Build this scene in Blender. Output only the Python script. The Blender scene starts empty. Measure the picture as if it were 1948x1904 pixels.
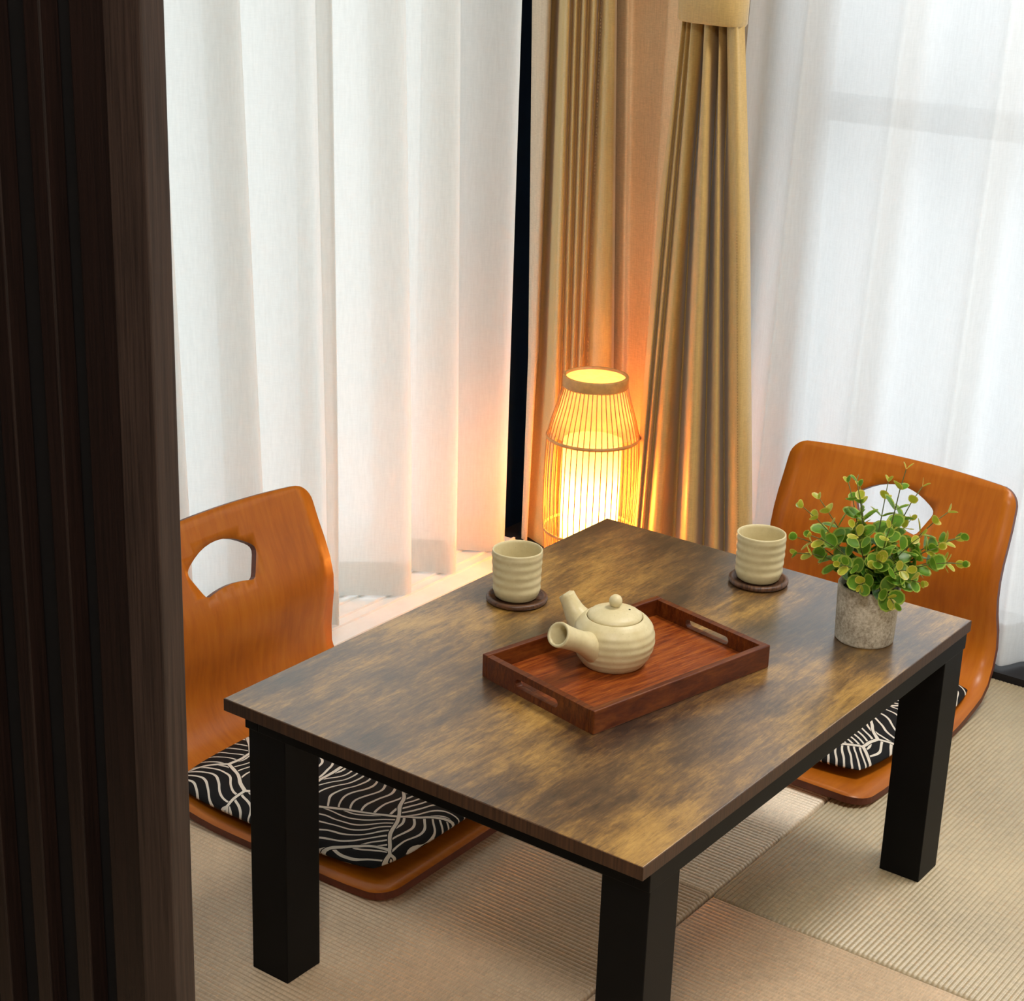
import bpy, bmesh, math, random
from mathutils import Vector, Matrix, noise
from mathutils.geometry import delaunay_2d_cdt
random.seed(7)
S = bpy.context.scene
COL = S.collection
PI = math.pi

# ------------------------------------------------------------------ camera, sky, exposure
cam_d = bpy.data.cameras.new('camera')
cam_d.sensor_fit = 'HORIZONTAL'
cam_d.sensor_width = 36.0
cam_d.lens = 3456.5 / 1948.0 * 36.0
cam_d.clip_start = 0.02
cam = bpy.data.objects.new('camera', cam_d)
COL.objects.link(cam)
_r = Vector((0.5972506, -0.8014008, 0.0323790))
_u = Vector((0.2547461, 0.2278220, 0.9397881))
_b = Vector((-0.7605236, -0.5530406, 0.3402205))
M = Matrix((_r, _u, _b)).transposed().to_4x4()
M.translation = Vector((-1.3542, -1.3915, 1.3201))
cam.matrix_world = M
S.camera = cam

world = bpy.data.worlds.new('overcast_sky')
S.world = world
world.use_nodes = True
bg = world.node_tree.nodes['Background']
bg.inputs['Color'].default_value = (0.92, 0.97, 1.0, 1)
bg.inputs['Strength'].default_value = 1.10

S.view_settings.view_transform = 'Standard'
S.view_settings.look = 'None'
S.view_settings.gamma = 1.0
S.view_settings.use_curve_mapping = False
S.view_settings.exposure = 0.75
S.cycles.max_bounces = 10
S.cycles.diffuse_bounces = 6
S.cycles.transparent_max_bounces = 16
S.cycles.sample_clamp_indirect = 6.0
LAMP_POWER = 8.5
CEILING_FILL_POWER = 14.0
ENTRY_FILL_POWER = 23.0

# ------------------------------------------------------------------ node helpers
class N:
    """small wrapper round a material node tree"""
    def __init__(s, name):
        s.m = bpy.data.materials.new(name); s.m.use_nodes = True
        s.t = s.m.node_tree; s.t.nodes.clear()
        s.out = s.t.nodes.new('ShaderNodeOutputMaterial')
    def node(s, typ, **kw):
        n = s.t.nodes.new(typ)
        for k, v in kw.items():
            if k.startswith('_'): setattr(n, k[1:], v); continue
        return n
    def put(s, sock, v):
        if hasattr(v, 'is_output') or isinstance(v, bpy.types.NodeSocket): s.t.links.new(v, sock)
        elif isinstance(v, (tuple, list)) and sock.type == 'RGBA' and len(v) == 3: sock.default_value = (*v, 1)
        else: sock.default_value = v
    def math(s, op, a, b=None, c=None, clamp=False):
        n = s.t.nodes.new('ShaderNodeMath'); n.operation = op; n.use_clamp = clamp
        s.put(n.inputs[0], a)
        if b is not None: s.put(n.inputs[1], b)
        if c is not None: s.put(n.inputs[2], c)
        return n.outputs[0]
    def vmath(s, op, a, b=None):
        n = s.t.nodes.new('ShaderNodeVectorMath'); n.operation = op
        s.put(n.inputs[0], a)
        if b is not None: s.put(n.inputs[1], b)
        return n.outputs[0]
    def coord(s, kind='Object', scale=(1, 1, 1), rot=(0, 0, 0), loc=(0, 0, 0)):
        c = s.t.nodes.new('ShaderNodeTexCoord')
        m = s.t.nodes.new('ShaderNodeMapping')
        m.inputs['Scale'].default_value = scale; m.inputs['Rotation'].default_value = rot
        m.inputs['Location'].default_value = loc
        s.t.links.new(c.outputs[kind], m.inputs['Vector'])
        return m.outputs[0]
    def noise(s, vec, scale=5, detail=3, rough=.5, dist=0.0, color=False):
        n = s.t.nodes.new('ShaderNodeTexNoise')
        s.put(n.inputs['Vector'], vec)
        for k, v in (('Scale', scale), ('Detail', detail), ('Roughness', rough), ('Distortion', dist)): s.put(n.inputs[k], v)
        return n.outputs['Color' if color else 'Fac']
    def ramp(s, fac, stops, interp='LINEAR'):
        n = s.t.nodes.new('ShaderNodeValToRGB'); n.color_ramp.interpolation = interp
        e = n.color_ramp.elements
        while len(e) < len(stops): e.new(0.5)
        for i, (p, c) in enumerate(stops):
            e[i].position = p
            e[i].color = (c, c, c, 1) if isinstance(c, (int, float)) else (*c, 1)
        s.put(n.inputs[0], fac)
        return n.outputs[0]
    def mix(s, fac, a, b, blend='MIX'):
        n = s.t.nodes.new('ShaderNodeMix'); n.data_type = 'RGBA'; n.blend_type = blend
        s.put(n.inputs['Factor'], fac); s.put(n.inputs['A'], a); s.put(n.inputs['B'], b)
        for o in n.outputs:
            if o.type == 'RGBA': return o
    def bump(s, h, strength=.3, dist=.002):
        n = s.t.nodes.new('ShaderNodeBump')
        s.put(n.inputs['Height'], h); n.inputs['Strength'].default_value = strength
        n.inputs['Distance'].default_value = dist
        return n.outputs[0]
    def bsdf(s, color, rough=.5, normal=None, **kw):
        b = s.t.nodes.new('ShaderNodeBsdfPrincipled')
        s.put(b.inputs['Base Color'], color); s.put(b.inputs['Roughness'], rough)
        if normal is not None: s.put(b.inputs['Normal'], normal)
        for k, v in kw.items(): s.put(b.inputs[k.replace('_', ' ')], v)
        return b.outputs[0]
    def shader(s, typ, color, normal=None, rough=None):
        b = s.t.nodes.new(typ); s.put(b.inputs['Color'], color)
        if normal is not None: s.put(b.inputs['Normal'], normal)
        if rough is not None: s.put(b.inputs['Roughness'], rough)
        return b.outputs[0]
    def mixs(s, fac, a, b):
        n = s.t.nodes.new('ShaderNodeMixShader')
        s.put(n.inputs[0], fac); s.t.links.new(a, n.inputs[1]); s.t.links.new(b, n.inputs[2])
        return n.outputs[0]
    def done(s, sh):
        s.t.links.new(sh, s.out.inputs[0]); return s.m

def plain(name, col, rough=.5, spec=.5, nscale=40, var=.12, bump=.0):
    n = N(name)
    c = n.coord()
    f = n.noise(c, nscale, 4, .6)
    lo = tuple(x * (1 - var) for x in col); hi = tuple(min(1, x * (1 + var)) for x in col)
    colr = n.ramp(f, [(.3, lo), (.7, hi)])
    nm = n.bump(f, bump) if bump else None
    return n.done(n.bsdf(colr, rough, nm, Specular_IOR_Level=spec))

# ------------------------------------------------------------------ materials
def m_table():
    n = N('rustic_table_wood')
    big = n.noise(n.coord(scale=(1, 1.7, 1)), 3.6, 3, .5, .5)
    big2 = n.noise(n.coord(scale=(1, 3.2, 1), loc=(3.1, 1.7, 0)), 8.0, 8, .70, .4)
    g1 = n.noise(n.coord(scale=(1, 8, 1)), 20, 10, .80, .2)
    g2 = n.noise(n.coord(scale=(1, 30, 1), loc=(.3, .2, 0)), 30, 6, .8)
    sp = n.noise(n.coord(scale=(1, 2.5, 1), loc=(.9, 4.2, 0)), 80, 4, .7)
    t = n.math('ADD', n.math('MULTIPLY', big, .58), n.math('MULTIPLY', big2, .42))
    for q, k in ((g1, .34), (g2, .24), (sp, .16)): t = n.math('ADD', t, n.math('MULTIPLY', n.math('SUBTRACT', q, .5), k))
    col = n.ramp(t, [(.37, (.020, .010, .0045)), (.455, (.075, .037, .014)), (.53, (.175, .090, .025)), (.60, (.335, .182, .042)), (.70, (.52, .30, .075))])
    k = n.noise(n.coord(scale=(1, 4.5, 1), loc=(7, 2, 0)), 9, 8, .8, .6)
    kn = n.ramp(k, [(.645, 0.0), (.70, .8)])
    col = n.mix(kn, col, (.03, .017, .010))
    nm = n.bump(n.math('ADD', g1, n.math('MULTIPLY', g2, .6)), .10, .001)
    rr = n.math('ADD', n.math('MULTIPLY', big2, .14), .25)
    return n.done(n.bsdf(col, rr, nm, Specular_IOR_Level=.5, Coat_Weight=.9, Coat_Roughness=.25, Coat_IOR=1.85))
def m_tray(name='tray_mahogany', k=1.0):
    n = N(name)
    g = n.noise(n.coord(scale=(3, 40, 12)), 6, 6, .65, .4)
    f = n.noise(n.coord(scale=(10, 160, 40)), 8, 2, .6)
    t = n.math('ADD', n.math('MULTIPLY', g, .75), n.math('MULTIPLY', f, .25))
    col = n.ramp(t, [(.36, (.12*k, .018*k, .003*k)), (.5, (.26*k, .052*k, .007*k)), (.64, (.42*k, .112*k, .015*k))])
    return n.done(n.bsdf(col, .36, n.bump(t, .1, .001), Specular_IOR_Level=.38))
def m_chair():
    n = N('amber_bentwood')
    g = n.noise(n.coord(scale=(22, 3, 3)), 5, 5, .6, .3)
    b = n.noise(n.coord(), 6, 3, .5)
    t = n.math('ADD', n.math('MULTIPLY', g, .45), n.math('MULTIPLY', b, .55))
    col = n.ramp(t, [(.33, (.32, .078, .004)), (.5, (.42, .115, .006)), (.68, (.50, .155, .011))])
    return n.done(n.bsdf(col, .34, None, Specular_IOR_Level=.32))
def m_cushion():
    n = N('black_line_print_fabric')
    base = n.coord()
    w = n.noise(base, 9, 2, .5, color=True)
    wv = n.vmath('SUBTRACT', w, (.5, .5, .5))
    wsc = n.t.nodes.new('ShaderNodeVectorMath'); wsc.operation = 'SCALE'
    n.t.links.new(wv, wsc.inputs[0]); wsc.inputs['Scale'].default_value = .035
    p = n.vmath('ADD', base, wsc.outputs[0])
    sc = n.t.nodes.new('ShaderNodeVectorMath'); sc.operation = 'SCALE'
    n.t.links.new(p, sc.inputs[0]); sc.inputs['Scale'].default_value = 8.0
    v1 = n.t.nodes.new('ShaderNodeTexVoronoi'); v1.voronoi_dimensions = '2D'
    v1.inputs['Scale'].default_value = 1.0
    n.t.links.new(sc.outputs[0], v1.inputs['Vector'])
    v2 = n.t.nodes.new('ShaderNodeTexVoronoi'); v2.voronoi_dimensions = '2D'; v2.feature = 'DISTANCE_TO_EDGE'
    v2.inputs['Scale'].default_value = 1.0
    n.t.links.new(sc.outputs[0], v2.inputs['Vector'])
    loc = n.vmath('SUBTRACT', sc.outputs[0], v1.outputs['Position'])
    rs = n.t.nodes.new('ShaderNodeSeparateColor'); n.t.links.new(v1.outputs['Color'], rs.inputs[0])
    ang = n.math('MULTIPLY', rs.outputs[0], 6.283)
    rot = n.t.nodes.new('ShaderNodeVectorRotate'); rot.rotation_type = 'Z_AXIS'
    n.t.links.new(loc, rot.inputs['Vector']); n.t.links.new(ang, rot.inputs['Angle'])
    sx = n.t.nodes.new('ShaderNodeSeparateXYZ'); n.t.links.new(rot.outputs[0], sx.inputs[0])
    a = n.math('ARCTAN2', sx.outputs[1], n.math('ADD', sx.outputs[0], 1.7))
    wob = n.math('MULTIPLY', n.math('SINE', n.math('MULTIPLY', sx.outputs[0], 6.0)), .05)
    a = n.math('ADD', a, wob)
    fr = n.math('PINGPONG', n.math('MULTIPLY', a, 27.0), 1.0)
    # keep the stroke about as wide near the fan's foot as at its rim
    rr = n.math('SQRT', n.math('ADD', n.math('MULTIPLY', sx.outputs[1], sx.outputs[1]),
                               n.math('POWER', n.math('ADD', sx.outputs[0], 1.7), 2.0)))
    thr = n.math('DIVIDE', .36, n.math('MAXIMUM', rr, .5))
    line = n.math('LESS_THAN', fr, thr)
    edge = n.math('LESS_THAN', v2.outputs['Distance'], .020)
    rim = n.math('GREATER_THAN', v2.outputs['Distance'], .03)
    m = n.math('MAXIMUM', n.math('MULTIPLY', line, rim), edge)
    weave = n.noise(base, 420, 2, .6)
    col = n.mix(m, (.008, .008, .009), (.72, .66, .57))
    return n.done(n.bsdf(col, .85, n.bump(weave, .15, .0006), Specular_IOR_Level=.25))
def m_tatami(name, col, along='x', k=1.0):
    n = N(name)
    s = (60, 420, 1) if along == 'y' else (420, 60, 1)
    w = n.noise(n.coord(scale=s), 1.0, 2, .6)
    f = n.noise(n.coord(), 5, 3, .5)
    t = n.math('ADD', n.math('MULTIPLY', w, .6), n.math('MULTIPLY', f, .4))
    lo = tuple(x * .74 for x in col); hi = tuple(x * 1.2 for x in col)
    c = n.ramp(t, [(.35, lo), (.65, hi)])
    return n.done(n.bsdf(c, .5, n.bump(w, .25, .001), Specular_IOR_Level=.5, Coat_Weight=.6, Coat_Roughness=.45, Coat_IOR=1.8))
def m_sheer(name, col, transp=.1, transl=.55, grain=260):
    n = N(name)
    wv = n.noise(n.coord(scale=(1, 1, .12)), grain, 3, .6)
    wh = n.noise(n.coord(scale=(.25, .25, 3.0)), grain, 2, .6)
    t = n.math('ADD', n.math('MULTIPLY', wv, .6), n.math('MULTIPLY', wh, .4))
    lo = tuple(x * .93 for x in col)
    c = n.ramp(t, [(.35, lo), (.62, col)])
    d = n.shader('ShaderNodeBsdfDiffuse', c)
    tr = n.shader('ShaderNodeBsdfTranslucent', c)
    tp = n.shader('ShaderNodeBsdfTransparent', (1, 1, 1))
    return n.done(n.mixs(transp, n.mixs(transl, d, tr), tp))
def m_drape(name, col, rough=.42, sheen=.3, transl=.0, spec=.5):
    n = N(name)
    w = n.noise(n.coord(scale=(1, 1, .06)), 500, 3, .6)
    h = n.noise(n.coord(scale=(.3, .3, 2.0)), 420, 2, .6)
    t = n.math('ADD', n.math('MULTIPLY', w, .5), n.math('MULTIPLY', h, .5))
    lo = tuple(x * .86 for x in col); hi = tuple(min(1, x * 1.1) for x in col)
    c = n.ramp(t, [(.35, lo), (.65, hi)])
    b = n.bsdf(c, rough, n.bump(t, .12, .0008), Specular_IOR_Level=spec, Sheen_Weight=sheen, Sheen_Roughness=.4)
    if transl:
        b = n.mixs(transl, b, n.shader('ShaderNodeBsdfTranslucent', c))
    return n.done(b)
def m_ceramic():
    n = N('cream_stoneware')
    c = n.coord()
    f = n.noise(c, 55, 5, .65)
    sp = n.noise(c, 420, 2, .6)
    col = n.ramp(f, [(.3, (.60, .51, .28)), (.7, (.70, .61, .37))])
    col = n.mix(n.ramp(sp, [(.66, 0.0), (.74, .35)]), col, (.28, .21, .11))
    return n.done(n.bsdf(col, .42, n.bump(f, .1, .001), Specular_IOR_Level=.45))
def m_concrete():
    n = N('pot_concrete')
    c = n.coord()
    f = n.noise(c, 28, 6, .7)
    g = n.noise(c, 260, 3, .7)
    t = n.math('ADD', n.math('MULTIPLY', f, .45), n.math('MULTIPLY', g, .55))
    col = n.ramp(t, [(.36, (.24, .195, .14)), (.5, (.46, .41, .325)), (.64, (.66, .60, .50))])
    return n.done(n.bsdf(col, .85, n.bump(g, .4, .001), Specular_IOR_Level=.2))
def m_darkwood(name, col):
    n = N(name)
    g = n.noise(n.coord(scale=(60, 60, 1.5)), 6, 5, .65)
    lo = tuple(x * .6 for x in col); hi = tuple(x * 1.4 for x in col)
    c = n.ramp(g, [(.35, lo), (.65, hi)])
    return n.done(n.bsdf(c, .5, n.bump(g, .2, .001), Specular_IOR_Level=.35))
def m_walnut():
    n = N('coaster_walnut')
    g = n.noise(n.coord(scale=(60, 6, 6)), 6, 5, .6, .6)
    c = n.ramp(g, [(.35, (.035, .014, .007)), (.65, (.15, .066, .030))])
    return n.done(n.bsdf(c, .42, None, Specular_IOR_Level=.45))
def m_paper(name='lamp_paper', tl=.36, tp=.02):
    n = N(name)
    f = n.noise(n.coord(scale=(1, 1, .3)), 90, 4, .6)
    c = n.ramp(f, [(.3, (.74, .58, .36)), (.7, (.84, .69, .46))])
    d = n.shader('ShaderNodeBsdfDiffuse', c); t = n.shader('ShaderNodeBsdfTranslucent', c)
    return n.done(n.mixs(tp, n.mixs(tl, d, t), n.shader('ShaderNodeBsdfTransparent', (1, 1, 1))))
def m_glass():
    n = N('window_glass')
    lw = n.t.nodes.new('ShaderNodeLayerWeight'); lw.inputs['Blend'].default_value = .08
    g = n.shader('ShaderNodeBsdfGlossy', (1, 1, 1), rough=.02)
    t = n.shader('ShaderNodeBsdfTransparent', (.97, .98, .98))
    return n.done(n.mixs(n.math('MULTIPLY', lw.outputs['Fresnel'], .6), t, g))
def m_leaf(name, col):
    n = N(name)
    f = n.noise(n.coord(), 60, 3, .5)
    lo = tuple(x * .75 for x in col); hi = tuple(x * 1.2 for x in col)
    c = n.ramp(f, [(.3, lo), (.7, hi)])
    b = n.bsdf(c, .4, None, Specular_IOR_Level=.4)
    return n.done(n.mixs(.28, b, n.shader('ShaderNodeBsdfTranslucent', c)))

MT = dict(
    table=m_table(), edge=m_darkwood('table_edge_band', (.055, .024, .011)),
    black=plain('black_lacquer', (.0020, .0020, .0022), .5, .14, 30, .2),
    tray=m_tray(k=.85), traydark=m_tray('tray_frame_mahogany', .40),
    chair=m_chair(), plyedge=plain('plywood_edge', (.115, .022, .006), .45, .4, 60, .2),
    cushion=m_cushion(),
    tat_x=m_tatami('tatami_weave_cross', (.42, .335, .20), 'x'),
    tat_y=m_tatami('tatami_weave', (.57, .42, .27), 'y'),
    tat_p=m_tatami('tatami_weave_sheen_pale', (.78, .64, .47), 'y'),  # base colour lightened to stand in for window sheen on this mat
    gap=plain('mat_joint', (.03, .018, .012), .9, .1),
    sheerL=m_sheer('ivory_voile', (.83, .84, .82), .05, .54), sheerR=m_sheer('white_voile', (.84, .855, .865), .05, .56),
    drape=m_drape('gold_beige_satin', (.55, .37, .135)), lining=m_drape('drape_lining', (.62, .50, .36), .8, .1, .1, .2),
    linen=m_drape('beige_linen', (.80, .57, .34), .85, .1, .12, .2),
    thread=plain('stitch_thread', (.30, .20, .09), .8, .2),
    navy=plain('navy_wall_paint', (.0008, .006, .016), .8, .1, 20, .15),
    wall=plain('cream_wallpaper', (.74, .69, .60), .85, .2, 120, .06, .1), ceil=plain('ceiling_white', (.80, .79, .76), .9, .2),
    sill=plain('white_aluminium_sill', (.74, .77, .77), .35, .5, 20, .05),
    frame=plain('window_frame_grey', (.30, .31, .32), .45, .5), blacksill=plain('black_sill', (.008, .007, .008), .6, .3),
    glass=m_glass(), part=m_darkwood('partition_wood', (.034, .020, .015)), part_shaded=m_darkwood('partition_wood_shaded', (.011, .0045, .003)),  # recessed slats: partition wood with the recess shade put into its colour
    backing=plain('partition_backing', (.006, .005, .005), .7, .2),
    chip=plain('bare_wood_chip', (.42, .30, .15), .8, .2),
    ceramic=m_ceramic(), dark=plain('vent_hole', (.02, .014, .008), .8, .1), walnut=m_walnut(),
    concrete=m_concrete(), soil=plain('dark_moss_soil', (.012, .011, .007), .95, .1, 90, .5, .5),
    stem=plain('stem_green_brown', (.10, .12, .03), .6, .3),
    leafD=m_leaf('leaf_green', (.040, .135, .008)), leafM=m_leaf('leaf_mid_green', (.11, .25, .016)), leafY=m_leaf('leaf_yellow_green', (.38, .41, .03)),
    rimD=m_leaf('leaf_rim_green', (.15, .29, .035)), rimM=m_leaf('leaf_rim_lime', (.32, .43, .06)), rimY=m_leaf('leaf_rim_gold', (.58, .50, .09)),
    bamboo=plain('bamboo', (.50, .27, .085), .45, .45, 60, .2), paper=m_paper(), thin=m_paper('lamp_thin_paper', .62, .36),
    rail=plain('curtain_rail_white', (.7, .69, .66), .4, .5),
)

# ------------------------------------------------------------------ object helpers
def link(o, parent=None):
    COL.objects.link(o)
    if parent is not None: o.parent = parent
    return o
def mesh_obj(name, verts, faces, mat, parent=None, smooth=False, mats=None, fmat=None):
    me = bpy.data.meshes.new(name)
    me.from_pydata([tuple(v) for v in verts], [], [tuple(f) for f in faces])
    for m in (mats or [mat]): me.materials.append(m)
    if fmat: me.polygons.foreach_set('material_index', fmat)
    me.polygons.foreach_set('use_smooth', [smooth] * len(me.polygons))
    me.update()
    return link(bpy.data.objects.new(name, me), parent)
def bm_obj(name, bm, mat, parent=None, smooth=False):
    bmesh.ops.recalc_face_normals(bm, faces=bm.faces)
    me = bpy.data.meshes.new(name); bm.to_mesh(me); bm.free()
    me.materials.append(mat)
    me.polygons.foreach_set('use_smooth', [smooth] * len(me.polygons))
    return link(bpy.data.objects.new(name, me), parent)
def add_box(bm, x0, x1, y0, y1, z0, z1):
    c = bmesh.ops.create_cube(bm, size=1.0)
    for v in c['verts']:
        v.co = Vector(((x0 + x1) / 2 + v.co.x * (x1 - x0), (y0 + y1) / 2 + v.co.y * (y1 - y0), (z0 + z1) / 2 + v.co.z * (z1 - z0)))
    return c['verts']
def box(name, x0, x1, y0, y1, z0, z1, mat, parent=None, bevel=0.0, seg=2):
    bm = bmesh.new(); add_box(bm, x0, x1, y0, y1, z0, z1)
    if bevel: bmesh.ops.bevel(bm, geom=bm.edges[:], offset=bevel, segments=seg, affect='EDGES', profile=.5)
    return bm_obj(name, bm, mat, parent)
def boxes(name, lst, mat, parent=None):
    bm = bmesh.new()
    for b in lst: add_box(bm, *b)
    return bm_obj(name, bm, mat, parent)
def lathe(name, prof, mat, parent=None, seg=48, smooth=True, wob=None):
    vs, fs = [], []
    for i, (r, z) in enumerate(prof):
        for k in range(seg):
            a = 2 * PI * k / seg
            rr = r
            if wob: rr = r + wob(a, z) * min(1, r / .01)
            vs.append((rr * math.cos(a), rr * math.sin(a), z))
    for i in range(len(prof) - 1):
        for k in range(seg):
            k2 = (k + 1) % seg
            fs.append((i * seg + k, i * seg + k2, (i + 1) * seg + k2, (i + 1) * seg + k))
    return mesh_obj(name, vs, fs, mat, parent, smooth)
def frames(path):
    T = []
    for i in range(len(path)):
        a = path[max(0, i - 1)]; b = path[min(len(path) - 1, i + 1)]
        T.append((b - a).normalized())
    up = Vector((0, 0, 1)) if abs(T[0].z) < .9 else Vector((1, 0, 0))
    n = T[0].cross(up).normalized(); out = []
    for t in T:
        n = (n - t * n.dot(t)).normalized(); out.append((n, t.cross(n)))
    return out
def tube(name, path, radii, mat, parent=None, seg=12, cap=True, smooth=True):
    path = [Vector(p) for p in path]; fr = frames(path); vs, fs = [], []
    for p, r, (n, b) in zip(path, radii, fr):
        for k in range(seg):
            a = 2 * PI * k / seg; vs.append(p + (n * math.cos(a) + b * math.sin(a)) * r)
    for i in range(len(path) - 1):
        for k in range(seg):
            k2 = (k + 1) % seg; fs.append((i * seg + k, i * seg + k2, (i + 1) * seg + k2, (i + 1) * seg + k))
    if cap:
        fs.append(tuple(range(seg - 1, -1, -1))); fs.append(tuple((len(path) - 1) * seg + k for k in range(seg)))
    return mesh_obj(name, vs, fs, mat, parent, smooth)
def ring(name, r, z, w, h, mat, parent=None, seg=64):
    return lathe(name, [(r - w, z - h), (r, z - h), (r + w * .6, z), (r, z + h), (r - w, z + h), (r - w, z - h)], mat, parent, seg)
def empty(name, loc=(0, 0, 0), rz=0.0):
    o = bpy.data.objects.new(name, None); o.empty_display_size = .05
    o.location = loc; o.rotation_euler = (0, 0, rz)
    return link(o)
def tag(o, label, cat, group=None):
    o['label'] = label; o['category'] = cat
    if group: o['group'] = group
    return o
def struct(o, label=None, cat=None):
    o['kind'] = 'structure'
    if label: o['label'] = label
    if cat: o['category'] = cat
    return o
def catmull(pts, k):
    out = []; n = len(pts)
    for i in range(n - 1):
        p0 = pts[max(0, i - 1)]; p1 = pts[i]; p2 = pts[i + 1]; p3 = pts[min(n - 1, i + 2)]
        for j in range(k):
            t = j / k
            out.append(tuple(.5 * ((2 * b) + (c - a) * t + (2 * a - 5 * b + 4 * c - d) * t * t + (3 * b - a - 3 * c + d) * t ** 3)
                             for a, b, c, d in zip(p0, p1, p2, p3)))
    out.append(tuple(pts[-1])); return out
def inpoly(p, poly):
    x, y = p; c = False; n = len(poly)
    for i in range(n):
        x1, y1 = poly[i]; x2, y2 = poly[(i + 1) % n]
        if (y1 > y) != (y2 > y) and x < (x2 - x1) * (y - y1) / (y2 - y1) + x1: c = not c
    return c
def plate(name, outline, holes, inner, fn, thick, mats, parent=None, smooth=True):
    """a sheet cut to an outline with holes, bent by fn(u, v) -> (point, normal), given thickness and rims"""
    P = [Vector(p) for p in outline]; E = [(i, (i + 1) % len(outline)) for i in range(len(outline))]
    loops = [list(range(len(outline)))]
    for h in holes:
        b = len(P); P += [Vector(p) for p in h]; E += [(b + i, b + (i + 1) % len(h)) for i in range(len(h))]
        loops.append(list(range(b, b + len(h))))
    for q in inner: P.append(Vector(q))
    vo, eo, fo, *_ = delaunay_2d_cdt(P, E, [], 0, 1e-7)
    fo = [f for f in fo if inpoly(tuple(sum((vo[i] for i in f), Vector((0, 0))) / 3), outline)
          and not any(inpoly(tuple(sum((vo[i] for i in f), Vector((0, 0))) / 3), h) for h in holes)]
    top, bot = [], []
    for v in vo:
        p, nrm = fn(v.x, v.y); top.append(p); bot.append(p - nrm * thick)
    nv = len(vo); vs = top + bot; fs = [tuple(f) for f in fo] + [tuple(nv + i for i in reversed(f)) for f in fo]
    fm = [0] * len(fs)
    cnt = {}
    for f in fo:
        for i in range(3):
            a, b = f[i], f[(i + 1) % 3]; cnt[(a, b)] = 1
    for (a, b) in list(cnt):
        if (b, a) not in cnt: fs.append((b, a, nv + a, nv + b)); fm.append(1 if len(mats) > 1 else 0)
    o = mesh_obj(name, vs, fs, None, parent, False, mats, fm)
    o.data.polygons.foreach_set('use_smooth', [smooth and m == 0 for m in fm])
    return o
def rounded(x0, x1, y0, y1, r, n=5):
    out = []
    for cx, cy, a0 in ((x1 - r, y0 + r, -PI / 2), (x1 - r, y1 - r, 0), (x0 + r, y1 - r, PI / 2), (x0 + r, y0 + r, PI)):
        for i in range(n + 1):
            a = a0 + i / n * PI / 2; out.append((cx + r * math.cos(a), cy + r * math.sin(a)))
    return out

# ------------------------------------------------------------------ room shell
fl = struct(boxes('floor', [(-2.7, 1.75, -2.5, .9, -.12, -.03)], MT['gap']), 'floor of woven tatami mats', 'floor')
def mat_mesh(name, sx, sy, along, pitch, mat):
    """one ribbed mat; the ribs run along the given axis"""
    Lr, Lw = (sx, sy) if along == 'x' else (sy, sx)
    nr = max(2, round(Lw / pitch)); g = .0022; DP = .0014 if along == 'x' else .0026
    prof = []
    for i in range(nr):
        for t, z in ((0, -DP), (.16, -DP * .12), (.5, 0), (.84, -DP * .12)):
            prof.append(((i + t) / nr * Lw, z))
    prof.append((Lw, -DP))
    prof = [(min(max(w, g), Lw - g), z - (.003 if (w < .002 or w > Lw - .002) else 0)) for w, z in prof]
    prof = [(g, -.03)] + prof + [(Lw - g, -.03)]
    vs, fs = [], []
    ends = [(g, -.03, 0), (g, -.003, 1), (g + .004, 0, 1), (Lr - g - .004, 0, 1), (Lr - g, -.003, 1), (Lr - g, -.03, 0)]
    for (l, dz, keep) in ends:
        for (w, z) in prof:
            zz = (z + dz) if keep else -.03
            zz = max(-.03, zz)
            vs.append((l, w, zz) if along == 'x' else (w, l, zz))
    m = len(prof)
    for i in range(len(ends) - 1):
        for j in range(m - 1): fs.append((i * m + j, (i + 1) * m + j, (i + 1) * m + j + 1, i * m + j + 1))
    o = mesh_obj(name, vs, fs, mat, fl, True)
    return o
HT = .909; X1, Y1 = .528, -.376
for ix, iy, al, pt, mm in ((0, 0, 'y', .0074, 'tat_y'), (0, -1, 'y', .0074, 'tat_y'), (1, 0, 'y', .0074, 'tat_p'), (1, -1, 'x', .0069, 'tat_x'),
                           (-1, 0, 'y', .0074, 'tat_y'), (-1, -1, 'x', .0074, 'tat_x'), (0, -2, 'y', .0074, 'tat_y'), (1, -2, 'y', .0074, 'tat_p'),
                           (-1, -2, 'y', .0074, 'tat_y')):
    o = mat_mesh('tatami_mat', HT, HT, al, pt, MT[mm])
    o.location = (X1 + (ix - 1) * HT, Y1 + iy * HT, 0)
struct(boxes('ceiling', [(-2.7, 1.75, -2.5, .9, 2.4, 2.5)], MT['ceil']), 'white ceiling above', 'ceiling')
YW, XW = .75, 1.60
struct(boxes('wall_left', [(-2.7, -.40, YW, YW + .1, 0, 2.4), (1.385, 1.7, YW, YW + .1, -.03, 2.4), (1.40, XW, .655, YW, -.03, 2.4), (-.40, 1.385, YW, YW + .1, 2.1, 2.4)], MT['navy']),
       'dark navy wall beside the left window', 'wall')
struct(boxes('wall_right', [(XW, XW + .1, -2.5, -1.75, 0, 2.4), (XW, XW + .1, .14, YW, -.03, 2.4), (XW, XW + .1, -1.75, .14, 2.1, 2.4)], MT['wall']),
       'cream wall behind the beige drapes', 'wall')
struct(boxes('wall_back', [(-2.7, -2.6, -2.5, YW, 0, 2.4)], MT['wall']), 'cream wall behind the camera', 'wall')
struct(boxes('wall_front', [(-2.6, XW, -2.5, -2.4, 0, 2.4)], MT['wall']), 'cream wall facing the window', 'wall')
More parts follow.
